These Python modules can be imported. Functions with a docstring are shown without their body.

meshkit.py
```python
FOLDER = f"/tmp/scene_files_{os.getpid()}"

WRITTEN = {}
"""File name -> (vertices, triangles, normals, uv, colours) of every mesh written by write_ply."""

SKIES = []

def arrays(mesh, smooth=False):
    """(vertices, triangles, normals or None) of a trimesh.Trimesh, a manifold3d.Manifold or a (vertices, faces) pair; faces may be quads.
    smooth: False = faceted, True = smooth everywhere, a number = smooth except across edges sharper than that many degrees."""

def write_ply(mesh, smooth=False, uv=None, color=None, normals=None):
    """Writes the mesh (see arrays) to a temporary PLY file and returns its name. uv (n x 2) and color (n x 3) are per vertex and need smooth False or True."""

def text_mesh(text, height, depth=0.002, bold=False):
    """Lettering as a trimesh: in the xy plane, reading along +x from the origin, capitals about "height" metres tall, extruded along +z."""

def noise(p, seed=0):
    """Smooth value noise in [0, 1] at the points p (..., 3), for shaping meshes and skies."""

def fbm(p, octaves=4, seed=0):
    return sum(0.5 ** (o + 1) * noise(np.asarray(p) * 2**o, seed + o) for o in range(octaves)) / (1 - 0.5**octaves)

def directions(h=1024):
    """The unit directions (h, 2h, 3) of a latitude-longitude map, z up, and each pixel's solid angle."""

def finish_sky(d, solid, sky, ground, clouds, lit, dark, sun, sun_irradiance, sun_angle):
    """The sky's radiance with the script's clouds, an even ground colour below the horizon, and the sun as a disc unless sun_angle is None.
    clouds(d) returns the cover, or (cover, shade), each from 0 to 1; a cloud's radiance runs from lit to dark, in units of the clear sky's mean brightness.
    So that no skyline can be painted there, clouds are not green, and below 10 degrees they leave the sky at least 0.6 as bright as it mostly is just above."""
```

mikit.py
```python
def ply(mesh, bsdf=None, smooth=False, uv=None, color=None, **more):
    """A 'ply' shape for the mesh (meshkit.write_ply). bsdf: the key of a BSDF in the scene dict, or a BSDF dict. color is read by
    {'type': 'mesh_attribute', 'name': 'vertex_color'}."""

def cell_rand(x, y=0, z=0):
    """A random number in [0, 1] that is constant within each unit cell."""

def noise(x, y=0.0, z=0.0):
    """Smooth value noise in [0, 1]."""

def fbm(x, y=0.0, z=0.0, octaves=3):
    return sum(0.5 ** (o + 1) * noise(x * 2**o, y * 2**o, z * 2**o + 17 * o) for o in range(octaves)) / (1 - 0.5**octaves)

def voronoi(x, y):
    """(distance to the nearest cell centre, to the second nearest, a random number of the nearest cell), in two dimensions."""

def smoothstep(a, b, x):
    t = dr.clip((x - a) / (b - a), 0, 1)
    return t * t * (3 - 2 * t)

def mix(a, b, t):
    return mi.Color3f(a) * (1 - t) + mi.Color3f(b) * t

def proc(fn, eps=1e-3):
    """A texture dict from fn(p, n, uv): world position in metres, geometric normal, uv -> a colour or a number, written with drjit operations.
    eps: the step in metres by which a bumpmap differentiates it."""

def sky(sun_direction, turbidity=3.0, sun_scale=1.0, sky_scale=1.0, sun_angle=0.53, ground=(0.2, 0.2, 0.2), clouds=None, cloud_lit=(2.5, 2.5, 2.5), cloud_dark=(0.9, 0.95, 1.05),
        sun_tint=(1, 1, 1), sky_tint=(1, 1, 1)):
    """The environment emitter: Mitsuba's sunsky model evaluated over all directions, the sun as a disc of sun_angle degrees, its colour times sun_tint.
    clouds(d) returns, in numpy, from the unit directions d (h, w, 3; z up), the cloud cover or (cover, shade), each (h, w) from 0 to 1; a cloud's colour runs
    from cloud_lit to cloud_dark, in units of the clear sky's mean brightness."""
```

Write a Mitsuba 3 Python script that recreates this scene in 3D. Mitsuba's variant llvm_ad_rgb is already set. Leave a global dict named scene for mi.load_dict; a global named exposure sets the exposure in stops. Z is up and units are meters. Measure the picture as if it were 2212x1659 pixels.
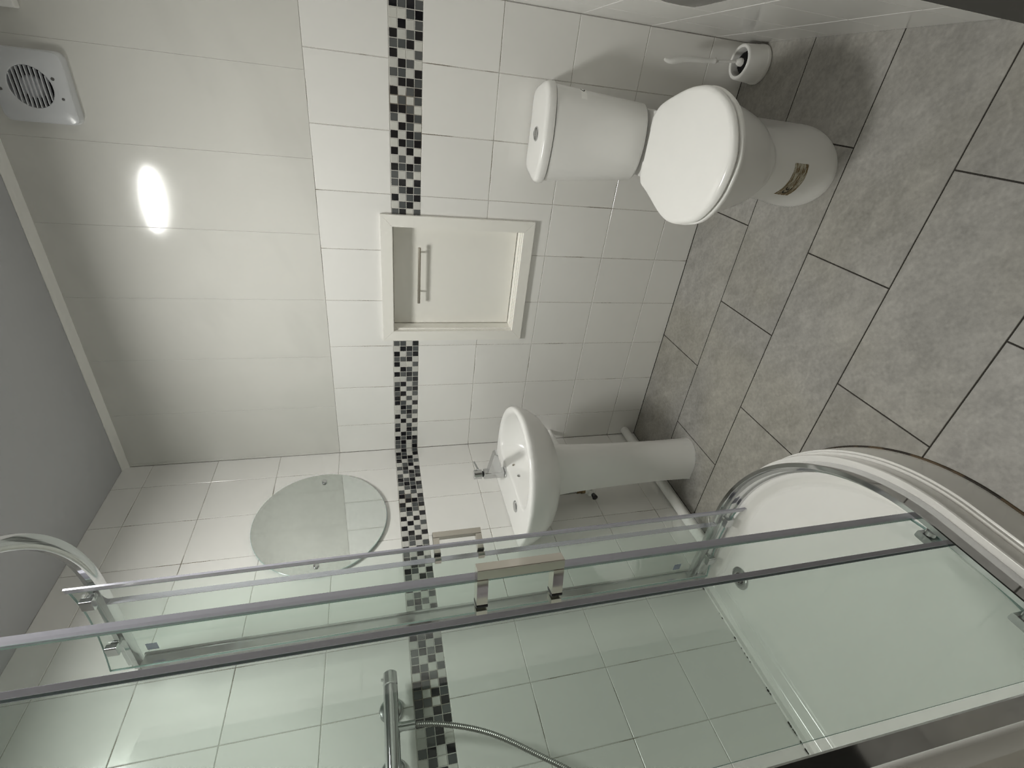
import math, random
import numpy as np
import trimesh
import manifold3d as m3
import shapely.geometry as sg
import shapely.affinity as sa
import drjit as dr
import mitsuba as mi
import mikit, meshkit

T = mi.ScalarTransform4f
rng = random.Random(7)
scene, labels = {'type': 'scene'}, {}

# ------------------------------------------------------------------ camera, lights, exposure
# the photograph was taken with the phone turned on its side: image right is down in the room
EYE = np.array([1.5451, -1.8463, 1.3190])
RIGHT = np.array([0.11265981, -0.23896801, -0.96446983])
DOWN = np.array([-0.84263850, -0.53735958, 0.03471364])
FWD = np.array([-0.52656255, 0.80878858, -0.26190247])
FOCAL = 1060.6
M = np.eye(4)
M[:3, 0], M[:3, 1], M[:3, 2], M[:3, 3] = -RIGHT, -DOWN, FWD, EYE
scene['camera'] = {'type': 'perspective', 'fov_axis': 'x', 'fov': math.degrees(2 * math.atan(1106 / FOCAL)),
                   'near_clip': 0.01, 'far_clip': 50.0, 'to_world': T(M.tolist())}
LAMP = np.array([0.86, -0.92, 2.351])          # round flush ceiling lamp, just outside the frame
LAMP_RAD = [105., 104., 98.]
HALL_RAD = [30., 27., 21.]
exposure = -0.4

# ------------------------------------------------------------------ materials
def rgb(*c): return {'type': 'rgb', 'value': list(c)}
def principled(c, rough, spec=0.5, metal=0.0, **k):
    return {'type': 'principled', 'base_color': c if isinstance(c, dict) else rgb(*c), 'roughness': rough, 'specular': spec, 'metallic': metal, **k}
def plastic(c, alpha, ior=1.5):
    return {'type': 'roughplastic', 'diffuse_reflectance': c if isinstance(c, dict) else rgb(*c), 'alpha': alpha, 'int_ior': ior, 'nonlinear': False, 'distribution': 'ggx'}
def mat(name, b, two=True): scene[name] = {'type': 'twosided', 'bsdf': b} if two else b

nz, fb, sst = mikit.noise, mikit.fbm, mikit.smoothstep
def bumped(fn, scale, b): return {'type': 'bumpmap', 'arbitrary': {**mikit.proc(fn, 2e-3)}, 'scale': scale, 'bsdf': b}

for i, c in enumerate(((.80, .795, .775), (.785, .78, .762), (.81, .805, .787))):
    mat(f'mat_tile_{i}', plastic(c, .035))
mat('mat_grout', principled(mikit.proc(lambda p, n, uv: mikit.mix((.52, .51, .48), (.20, .18, .15), sst(.56, .76, fb(p.x * 9, p.y * 9, p.z * 9, 3)))), .8, .2))
mat('mat_wall_body', principled((.6, .59, .56), .8, .2))
mat('mat_panel', plastic(mikit.proc(lambda p, n, uv: mi.Color3f(.64, .635, .605) * (1 - .05 * sst(.5, .75, fb(p.x * 3 + p.z * 2, p.z * 9 - p.x * 4, 3.1, 4)))), .012))
mat('mat_cove', principled((.72, .715, .69), .3, .4))
mat('mat_ceiling', principled((.40, .405, .42), .75, .3))
mat('mat_paint_white', principled((.78, .77, .73), .35, .4))
mat('mat_paint_wall', principled((.72, .71, .66), .7, .3))
mat('mat_ceramic', plastic((.83, .828, .815), .03))
mat('mat_seat', principled((.88, .878, .865), .14, .5))
mat('mat_acrylic', principled((.80, .795, .775), .16, .5))
mat('mat_plastic', principled((.78, .78, .765), .35, .4))
mat('mat_fan', principled((.60, .615, .64), .22, .5))
mat('mat_chrome', principled((.60, .605, .61), .06, .5, 1.0))
mat('mat_chrome_soft', principled((.52, .53, .53), .18, .5, 1.0))
mat('mat_nickel', principled((.62, .585, .53), .13, .5, 1.0))
mat('mat_steel', principled((.42, .39, .34), .28, .5, 1.0))
mat('mat_hose', principled((.30, .295, .285), .3, .5, 1.0))
mat('mat_mirror', {'type': 'conductor', 'material': 'none', 'specular_reflectance': rgb(.80, .845, .825)})
mat('mat_glass_edge', principled((.30, .42, .40), .1, .5))
mat('mat_seal', principled((.34, .34, .39), .25, .5))
mat('mat_black', principled((.006, .006, .007), .15, .5))
mat('mat_dark', principled((.02, .02, .02), .5, .3))
mat('mat_grey_dark', principled((.10, .10, .10), .4, .4))
mat('mat_grey_mid', principled((.25, .25, .25), .4, .4))
mat('mat_brass', principled((.16, .11, .06), .35, .5, 1.0))
mat('mat_brush', principled((.012, .012, .012), .9, .1))
mat('mat_door', principled((.035, .034, .031), .5, .3))
mat('mat_blue', principled((.06, .10, .28), .35, .5))
mat('mat_sealant', principled(mikit.proc(lambda p, n, uv: mikit.mix((.10, .07, .04), (.03, .025, .02), sst(.4, .6, nz(p.x * 40, p.y * 40, p.z * 40)))), .6, .3))
mat('mat_mould', principled((.02, .02, .018), .8, .2))
mat('mat_mosaic_black', principled((.008, .008, .010), .07, .6))
mat('mat_mosaic_grey', principled((.070, .076, .078), .12, .5))
mat('mat_mosaic_grey_b', principled((.090, .095, .096), .12, .5))
mat('mat_mosaic_white', principled((.56, .56, .525), .15, .5))
mat('mat_mosaic_white_b', principled((.50, .50, .475), .15, .5))

def stone(base):
    def fn(p, n, uv):
        fine = fb(p.x * 130, p.y * 130, 1.7, 3)
        mid = fb(p.x * 22 + 3, p.y * 34, 5.2, 4)
        big = fb(p.x * 4.5, p.y * 5.5 + 9, 2.2, 4)
        vein = dr.abs(fb(p.x * 5 + p.y * 3, p.y * 6 - p.x * 2, 8.8, 4) - .5)
        streak = fb((p.x + p.y) * 30, (p.x - p.y) * 7, 6.6, 3)
        v = .76 + .34 * (fine - .5) + .26 * (mid - .5) + .26 * (big - .5) + .24 * (streak - .5)
        v += .05 * (1 - sst(0.0, .02, vein))
        warm = sst(.4, .7, fb(p.x * 3 + 11, p.y * 3, 4.4, 3))
        c = mikit.mix((base[0], base[1], base[2]), (base[0] * 1.01, base[1], base[2] * .95), warm)
        return c * v
    return fn
for i, c in enumerate(((.425, .415, .395), (.405, .395, .375), (.44, .43, .412))):
    mat(f'mat_floor_{i}', principled(mikit.proc(stone(c)), .48, .35))
mat('mat_floor_grout', principled((.035, .032, .028), .8, .2))
GLASS_TINT = (.85, .905, .875)
scene['mat_glass'] = {'type': 'thindielectric', 'int_ior': 1.5, 'specular_transmittance': rgb(*GLASS_TINT)}

# ------------------------------------------------------------------ helpers
used = {}
def number(k):
    used[k] = used.get(k, -1) + 1
    return k if used[k] == 0 else f'{k}_{used[k]:03d}'
def put(key, mesh, bsdf, smooth=False, **more):
    scene[key] = mikit.ply(mesh, bsdf, smooth=smooth, **more)
    return key
def part(parent, name, mesh, bsdf, smooth=False, label=None, kind=None, **more):
    key = put(number(parent + '__' + name), mesh, bsdf, smooth, **more)
    d = {}
    if label: d['label'] = label
    if kind: d['kind'] = kind
    if d: labels[key] = d
    return key
def thing(name, label, cat, group=None):
    key = number(name)
    labels[key] = {'label': label, 'category': cat}
    if group: labels[key]['group'] = group
    return key
def struct(name, label=None, cat=None):
    labels[name] = {'kind': 'structure'}
    if label: labels[name]['label'] = label
    if cat: labels[name]['category'] = cat
    return name
def join(*ms): return trimesh.util.concatenate(list(ms))
def box(x0, x1, y0, y1, z0, z1):
    b = trimesh.creation.box(extents=(x1 - x0, y1 - y0, z1 - z0))
    b.apply_translation(((x0 + x1) / 2, (y0 + y1) / 2, (z0 + z1) / 2))
    return b
def rbox(x0, x1, y0, y1, z0, z1, r=.003, seg=3):
    """box with rounded edges"""
    lo, hi = np.minimum([x0, y0, z0], [x1, y1, z1]), np.maximum([x0, y0, z0], [x1, y1, z1])
    r = min(r, (hi - lo).min() * .49)
    s = m3.Manifold.sphere(r, 4 * seg)
    pts = [s.translate([float(a), float(b), float(c)]) for a in (lo[0] + r, hi[0] - r) for b in (lo[1] + r, hi[1] - r) for c in (lo[2] + r, hi[2] - r)]
    return tm(m3.Manifold.batch_hull(pts))
def tm(m):
    m = m.to_mesh()
    return trimesh.Trimesh(m.vert_properties[:, :3], m.tri_verts, process=False)
def man(t):
    t = t.copy(); t.merge_vertices()
    return m3.Manifold(m3.Mesh(np.asarray(t.vertices, np.float32), np.asarray(t.faces, np.uint32)))
def frame_rot(mesh, origin, u, v, n):
    m = np.eye(4); m[:3, 0], m[:3, 1], m[:3, 2], m[:3, 3] = u, v, n, origin
    mesh = mesh.copy(); mesh.apply_transform(m)
    return mesh
def cyl(p0, p1, r, r1=None, n=32, bevel=0.0):
    p0, p1 = np.asarray(p0, float), np.asarray(p1, float)
    L = np.linalg.norm(p1 - p0); w = (p1 - p0) / L
    r1 = r if r1 is None else r1
    prof = [(0, 0), (max(r - bevel, 0), 0)] + ([(r, bevel)] if bevel else []) + ([(r1, L - bevel)] if bevel else []) + [(max(r1 - bevel, 0), L), (0, L)]
    if not bevel: prof = [(0, 0), (r, 0), (r1, L), (0, L)]
    m = trimesh.creation.revolve(prof, sections=n)
    a = np.cross(w, [0, 0, 1] if abs(w[2]) < .9 else [1, 0, 0]); a /= np.linalg.norm(a)
    return frame_rot(m, p0, a, np.cross(w, a), w)
def lathe(prof, at, n=48):
    m = trimesh.creation.revolve(prof, sections=n)
    m.apply_translation(at)
    return m
def tube(pts, rad, sides=12, closed_ends=True):
    p = np.asarray(pts, float)
    t = np.gradient(p, axis=0); t /= np.linalg.norm(t, axis=1, keepdims=True)
    ref = np.array([0, 0, 1.0]) if abs(t[0][2]) < .9 else np.array([1.0, 0, 0])
    A = []
    a = np.cross(t[0], ref); a /= np.linalg.norm(a)
    for k in range(len(p)):
        a = a - t[k] * a.dot(t[k]); a /= np.linalg.norm(a); A.append(a)
    A = np.array(A); B = np.cross(t, A)
    ang = np.arange(sides) * 2 * np.pi / sides
    rad = np.broadcast_to(rad, (len(p),))
    v = p[:, None] + rad[:, None, None] * (np.cos(ang)[None, :, None] * A[:, None] + np.sin(ang)[None, :, None] * B[:, None])
    V = v.reshape(-1, 3).tolist(); F = []
    for i in range(len(p) - 1):
        for j in range(sides):
            q = [i * sides + j, i * sides + (j + 1) % sides, (i + 1) * sides + (j + 1) % sides, (i + 1) * sides + j]
            F += [[q[0], q[1], q[2]], [q[0], q[2], q[3]]]
    if closed_ends:
        V += [p[0].tolist(), p[-1].tolist()]; c0, c1 = len(V) - 2, len(V) - 1; e = (len(p) - 1) * sides
        for j in range(sides):
            F += [[c0, (j + 1) % sides, j], [c1, e + j, e + (j + 1) % sides]]
    return trimesh.Trimesh(V, F, process=False)
def spline(pts, n=60):
    from scipy.interpolate import CubicSpline
    p = np.asarray(pts, float)
    s = np.concatenate([[0], np.cumsum(np.linalg.norm(np.diff(p, axis=0), axis=1))])
    return CubicSpline(s, p)(np.linspace(0, s[-1], n))
def loft(rings, cap=True):
    """rings: list of (n,3) loops, bottom to top"""
    n = len(rings[0]); V = np.concatenate(rings); F = []
    for k in range(len(rings) - 1):
        i = np.arange(n); j = (i + 1) % n
        a, b, c, d = k * n + i, k * n + j, (k + 1) * n + j, (k + 1) * n + i
        F += [np.stack([a, b, c], 1), np.stack([a, c, d], 1)]
    if cap:
        V = np.vstack([V, rings[0].mean(0), rings[-1].mean(0)]); i = np.arange(n); j = (i + 1) % n; e = (len(rings) - 1) * n
        F += [np.stack([np.full(n, len(V) - 2), j, i], 1), np.stack([np.full(n, len(V) - 1), e + i, e + j], 1)]
    m = trimesh.Trimesh(V, np.concatenate(F), process=False)
    if m.volume < 0: m.invert()
    return m
def smooth_loop(pts, n=96):
    """closed smooth curve through the points, resampled to n points"""
    from scipy.interpolate import CubicSpline
    p = np.asarray(pts, float); p = np.vstack([p, p[:1]])
    s = np.concatenate([[0], np.cumsum(np.linalg.norm(np.diff(p, axis=0), axis=1))])
    q = CubicSpline(s, p, bc_type='periodic')(np.linspace(0, s[-1], n, endpoint=False))
    return q
def lift(xy, z): return np.column_stack([xy, np.full(len(xy), z)])
def extrude(poly, h): return trimesh.creation.extrude_polygon(poly, h, engine='earcut')

def slab(w0, w1, h0, h1, t, bev=.0009, tilt=0.0):
    """tile in (u, v, n): front face at n = 0, back at n = -t, chamfered front edge"""
    b = bev
    P = [(w0, h0, -t), (w1, h0, -t), (w1, h1, -t), (w0, h1, -t), (w0, h0, -b), (w1, h0, -b), (w1, h1, -b), (w0, h1, -b),
         (w0 + b, h0 + b, 0), (w1 - b, h0 + b, 0), (w1 - b, h1 - b, 0), (w0 + b, h1 - b, 0)]
    Fq = [(8, 9, 10, 11), (0, 1, 5, 4), (1, 2, 6, 5), (2, 3, 7, 6), (3, 0, 4, 7), (4, 5, 9, 8), (5, 6, 10, 9), (6, 7, 11, 10), (7, 4, 8, 11)]
    F = [t_ for q in Fq for t_ in ((q[0], q[1], q[2]), (q[0], q[2], q[3]))]
    P = np.array(P, float)
    if tilt:
        a, c = rng.gauss(0, tilt), rng.gauss(0, tilt)
        k = P[:, 2] > -t / 2
        P[k, 2] += a * (P[k, 0] - (w0 + w1) / 2) + c * (P[k, 1] - (h0 + h1) / 2)
    return trimesh.Trimesh(P, F, process=False)

# ------------------------------------------------------------------ the room
W, DEP, CEIL = 1.7485, 1.725, 2.351
SK = .0345                                         # the right-hand wall is out of square by this slope
CX = 1.741
zA = [0, .157, .406, .655, .905, 1.152]            # horizontal joints up to the mosaic
zM = (1.152, 1.254)
zT = [1.254, 1.502, 1.751, 1.999, 2.244, CEIL]     # and above it
PIT = .0255
PU = .0250
wallA = (np.array([0., 0, 0]), np.array([1., 0, 0]), np.array([0., 0, 1]), np.array([0., -1, 0]))
wallB = (np.array([0., 0, 0]), np.array([0., -1, 0]), np.array([0., 0, 1]), np.array([1., 0, 0]))
cu = np.array([SK, -1, 0]); cu /= np.linalg.norm(cu)
cn = np.cross(cu, [0, 0, 1.0]); cn = cn if cn[0] < 0 else -cn
wallC = (np.array([CX, 0, 0]), cu, np.array([0., 0, 1]), cn)
GAP = .0024

def tile(wall, fr, u0, u1, v0, v1, hole=None, tilt=.0011):
    a, b, c, d = u0 + GAP / 2, u1 - GAP / 2, v0 + GAP / 2, v1 - GAP / 2
    name = 'tile'
    if hole is not None:
        p = sg.box(a, c, b, d)
        if hole.contains(p): return
        if hole.intersects(p):
            q = p.difference(hole)
            for g in getattr(q, 'geoms', [q]):
                if g.area < 2e-5: continue
                m = extrude(g, .007); m.apply_translation((0, 0, -.007))
                part(wall, name, frame_rot(m, *fr), f'mat_tile_{rng.randrange(3)}')
            return
    if b - a < .004 or d - c < .004: return
    part(wall, name, frame_rot(slab(a, b, c, d, .007, tilt=tilt), *fr), f'mat_tile_{rng.randrange(3)}')

MOS = {'K': ['mat_mosaic_black'], 'G': ['mat_mosaic_grey', 'mat_mosaic_grey_b'], 'W': ['mat_mosaic_white', 'mat_mosaic_white_b']}
def mosaic(wall, fr, start, step, rows, lim):
    """rows: 'KGKG' from the top square to the lowest; step is +1 or -1 along u from start"""
    for i, row in enumerate(rows):
        u = start + step * i * PU
        lo, hi = (u, u + PU) if step > 0 else (u - PU, u)
        lo, hi = max(lo, lim[0]), min(hi, lim[1])
        if hi - lo < .004: continue
        for j, ch in enumerate(row):
            top = zM[1] - .0005 - j * PIT
            m = slab(lo + .0013, hi - .0013, top - PIT + .0013, top - .0013, .006, .0007, tilt=.004)
            part(wall, 'mosaic_tile', frame_rot(m, *fr), rng.choice(MOS[ch]))

# --- wall at the back: tiles below, wide white panels above, a mosaic band between
HOLE = sg.box(.600, .728, 1.075, 1.288)
wa = struct('wall_back', 'white tiled back wall with black and white mosaic band and plain panels above', 'wall')
body = sg.box(0, 0, 1.80, CEIL).difference(HOLE)
m = extrude(body, .10); m.apply_translation((0, 0, -.1085))
part(wa, 'wall_core', frame_rot(m, *wallA), 'mat_wall_body')
m = extrude(sg.box(0, 0, CX, 1.502).difference(HOLE), .0072); m.apply_translation((0, 0, -.0086))
part(wa, 'grout', frame_rot(m, *wallA), 'mat_grout')
xs = [0] + [.1524 + .2 * i for i in range(8)] + [CX]
for i in range(len(xs) - 1):
    for j in range(len(zA) - 1): tile(wa, wallA, xs[i], xs[i + 1], zA[j], zA[j + 1], HOLE)
    tile(wa, wallA, xs[i], xs[i + 1], 1.254, 1.502, HOLE)
RIGHT_ROWS = 'GKKW KGKG WWGK WKWG KWGK GGKW KWWG WKGW GGWK WKKG KWGK WGWG KKGW GWKG WKGW KWKG WKGK KWKW WGWK KGKG GWGW GKWK WGKG KWGK WGKW GKWG'.split()
mosaic(wa, wallA, 1.0810, +1, (RIGHT_ROWS + ['GWKG'])[:26][::-1] + ['KWGK'], (1.076, CX))
LEFT_ROWS = 'GGWK WKKG KWGK GGKW KWWG WKGW KGKG WWGK GKWG KWGK GKWG KWGW KGWK WKGW WGKG KWGW WKWK GWGW KWKG WKGW KGKK GKWG GGWK'.split()
mosaic(wa, wallA, .6000, -1, ['WKGW'] + LEFT_ROWS + ['WKWG'], (0., .599))
pj = [0.0, .013, .260, .506, .753, 1.001, 1.247, 1.494, CX]
for i in range(len(pj) - 1):
    if pj[i + 1] - pj[i] < .005: continue
    part(wa, 'panel', frame_rot(slab(pj[i] + .0001, pj[i + 1] - .0001, 1.5022, CEIL, .008, .0005, tilt=.0006), *wallA), 'mat_panel')
# --- side wall with mirror, basin and shower: tiled to the ceiling
wb = struct('wall_left', 'white tiled wall behind basin and shower with mosaic band', 'wall')
part(wb, 'wall_core', box(-.1085, -.0085, -3.3, .11, 0, CEIL), 'mat_wall_body')
part(wb, 'grout', box(-.0086, -.0014, -DEP, 0, 0, CEIL), 'mat_grout')
ys = [0] + [.1324 + .2015 * k for k in range(8)] + [DEP]
for i in range(len(ys) - 1):
    for j in range(len(zA) - 1): tile(wb, wallB, ys[i], ys[i + 1], zA[j], zA[j + 1])
    for j in range(len(zT) - 1): tile(wb, wallB, ys[i], ys[i + 1], zT[j], zT[j + 1])
B_ROWS = ('WKWG KGWK GKKW KWGG WGKW GKWK WGKG GWGK KGKW GKGK WGKG GWGW KGWK WKKG KWGK GKGW WGWK KWKW WKWG KWGW WKWK KGKW WGWG KWKG GWKW KGWG WKGW KGWK GWKG GKWK '
          'KWGG WGWG GKGW WGWK KGKW GWKG WKWK KGKW WGWG GKGK GWKW KGWG WKGW KGWK GWKG KGWK GWKG KKGK WGKW WGKW GKWK WGWG KWKW WGWG GKGW KWGK WGKG GWKW KGWG WKGK GWKG KWGW GKWK WGKG KWGW').split()
mosaic(wb, wallB, .0004, +1, B_ROWS[:69], (0., DEP))
# --- wall on the right, seen at a glancing angle
wc = struct('wall_right', 'white tiled wall beside the toilet', 'wall')
def onC(m): return frame_rot(m, *wallC)
m = slab(-.02, 3.3, 0, CEIL, .1); m.apply_translation((0, 0, -.0085)); part(wc, 'wall_core', onC(m), 'mat_wall_body')
m = slab(0, DEP, 0, CEIL, .0072); m.apply_translation((0, 0, -.0014)); part(wc, 'grout', onC(m), 'mat_grout')
cs = [0] + [.165 + .2 * k for k in range(8)] + [DEP]
zC = zA[:-1] + [1.152, 1.402, 1.652, 1.902, 2.152, CEIL]
for i in range(len(cs) - 1):
    for j in range(len(zC) - 1): tile(wc, wallC, cs[i], cs[i + 1], zC[j], zC[j + 1])
# --- wall with the doorway, beside the camera
wf = struct('wall_front', 'white wall at the end of the shower beside the doorway', 'wall')
r = .010
edge = cyl((.93 - r, -DEP - r, 0), (.93 - r, -DEP - r, CEIL), r)
part(wf, 'wall_core', join(box(0, .93 - r, -DEP - .10, -DEP, 0, CEIL), box(.93 - 2 * r, .93, -DEP - .10, -DEP - r, 0, CEIL)), 'mat_tile_0')
part(wf, 'tile_trim', edge, 'mat_tile_1', 40)
part(wf, 'wall_end', box(1.745, 1.86, -DEP - .10, -DEP, 0, CEIL), 'mat_paint_wall')
part(wf, 'lintel', box(.93, 1.745, -DEP - .10, -DEP, 1.985, CEIL), 'mat_paint_wall')
part(wf, 'door_lining', join(box(.9305, .942, -DEP - .10, -DEP - .028, 0, 1.985), box(.942, .951, -DEP - .10, -DEP - .062, 0, 1.985)), 'mat_paint_white')
# --- ceiling, cove strip, floor
cl = struct('ceiling', 'plain pale grey ceiling', 'ceiling')
put('ceiling', box(-.1, 2.4, -3.3, .1, CEIL, CEIL + .1), 'mat_ceiling')
tr = struct('trim_1', 'white cove strip along the top of the panels', 'trim')
cove = sg.Polygon([(0, 0), (0, -.022), (.003, -.0235), (.006, -.021), (.010, -.014), (.0165, -.0075), (.0215, -.005), (.0235, -.0025), (.0225, 0)])
m = extrude(cove, CX - .001)
m = trimesh.Trimesh(np.column_stack([m.vertices[:, 2] + .0005, -m.vertices[:, 0], CEIL + m.vertices[:, 1]]), m.faces, process=False)
put('trim_1', m, 'mat_cove', 30)
fl = struct('floor', 'grey stone look floor tiles with dark joints', 'floor')
put('floor__bed', box(-.1, 2.4, -3.3, .1, -.08, -.0015), 'mat_floor_grout')
RY = [0, .2935, .595, .893, 1.190, 1.487, 1.785, 2.083, 2.381, 2.68, 2.98, 3.28]
OFF = [.5925, .298, .590, .2915, .589, .294, .59, .292, .59, .29, .59]
for r_, (a, b) in enumerate(zip(RY[:-1], RY[1:])):
    x = OFF[r_] - .5935
    while x < 2.35:
        x0, x1 = max(x, 0 if r_ < 6 else .3), min(x + .5935, 1.80 if r_ < 6 else 2.2)
        if x1 - x0 > .02:
            m = slab(x0 + .0018, x1 - .0018, -b + .0018, -a - .0018, .009, .0008)
            part(fl, 'floor_tile', m, f'mat_floor_{rng.randrange(3)}')
        x += .5935
# --- small landing behind the camera, only seen as a faint reflection
ha = struct('wall_landing', 'plain wall of the landing outside the doorway', 'wall')
put('wall_landing', join(box(.2, 2.3, -3.3, -3.2, 0, CEIL), box(.2, .3, -3.2, -1.826, 0, CEIL), box(2.2, 2.3, -3.2, -1.826, 0, CEIL), box(1.86, 2.3, -1.826, -1.73, 0, CEIL)), 'mat_paint_wall')
d1 = struct('door_1', 'dark door standing open against the right-hand wall', 'door')
part(d1, 'leaf', box(1.715, 1.750, -1.722, -1.072, .006, 1.97), 'mat_door')
part(d1, 'knob', join(cyl((1.715, -1.13, 1.02), (1.690, -1.13, 1.02), .009), cyl((1.690, -1.13, 1.02), (1.668, -1.13, 1.02), .024, .019, bevel=.004)), 'mat_chrome_soft', 30)

# ------------------------------------------------------------------ lamps
lamp = thing('ceiling_lamp', 'round white flush lamp on the ceiling above the middle of the room', 'lamp')
LD = .040
part(lamp, 'housing', lathe([(0, -.001), (.172, -.001), (.172, -LD + .004), (.168, -LD), (.160, -LD), (.157, -LD + .003), (.155, -.010), (0, -.010)][::-1], LAMP, 72), 'mat_plastic', 30)
dm = lathe([(0, -.012), (.1545, -.012)], LAMP, 72)
if dm.face_normals[:, 2].mean() > 0: dm.invert()
scene[lamp + '__diffuser'] = {**mikit.ply(dm, 'mat_plastic'), 'emitter': {'type': 'area', 'radiance': rgb(*LAMP_RAD)}}
hl = thing('landing_lamp', 'small round lamp on the landing ceiling outside the doorway', 'lamp')
put(hl, lathe([(0, 0), (.11, 0), (.11, -.03), (0, -.03)][::-1], (1.25, -2.6, CEIL)), 'mat_plastic', 30)
dm = lathe([(0, -.033), (.09, -.033)], (1.25, -2.6, CEIL))
if dm.face_normals[:, 2].mean() > 0: dm.invert()
scene[hl + '__diffuser'] = {**mikit.ply(dm, 'mat_plastic'), 'emitter': {'type': 'area', 'radiance': rgb(*HALL_RAD)}}

# ------------------------------------------------------------------ recessed cabinet in the back wall
cab = thing('recessed_cabinet', 'white recessed wall cabinet with mitred frame and steel bar handle between toilet and basin', 'cabinet')
fx0, fx1, fz0, fz1, fw, ft = .585, 1.086, .7175, 1.2945, .0415, .016
def board(poly, y0, y1):
    m = extrude(sg.Polygon(poly), y1 - y0)
    return trimesh.Trimesh(np.column_stack([m.vertices[:, 0], y1 - m.vertices[:, 2], m.vertices[:, 1]]), m.faces, process=False)
e = .0003
for poly in ([(fx0, fz1 - e), (fx1, fz1 - e), (fx1 - fw - e, fz1 - fw), (fx0 + fw + e, fz1 - fw)], [(fx0, fz0), (fx1, fz0), (fx1 - fw - e, fz0 + fw), (fx0 + fw + e, fz0 + fw)],
             [(fx0, fz0 + 2 * e), (fx0, fz1 - 2 * e), (fx0 + fw, fz1 - fw - e), (fx0 + fw, fz0 + fw + e)], [(fx1, fz0 + 2 * e), (fx1, fz1 - 2 * e), (fx1 - fw, fz1 - fw - e), (fx1 - fw, fz0 + fw + e)]):
    part(cab, 'frame_board', board(poly, -ft, -.0005), 'mat_paint_white')
ix0, ix1, iz0, iz1 = fx0 + fw + .003, fx1 - fw - .003, fz0 + fw + .003, fz1 - fw - .003
for b in (box(ix0 - .012, ix0, 0, .092, iz0 - .012, iz1 + .012), box(ix1, ix1 + .012, 0, .092, iz0 - .012, iz1 + .012),
          box(ix0, ix1, 0, .092, iz0 - .012, iz0), box(ix0, ix1, 0, .092, iz1, iz1 + .012)):
    part(cab, 'lining_board', b, 'mat_paint_white')
part(cab, 'stop_strip', join(box(ix0, ix0 + .004, .002, .012, iz0, iz1 - .012), box(ix0, ix1, .012, .024, iz0, iz0 + .004)), 'mat_paint_white')
part(cab, 'back_board', box(ix0, ix1, .086, .092, iz0, iz1), 'mat_dark')
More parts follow.
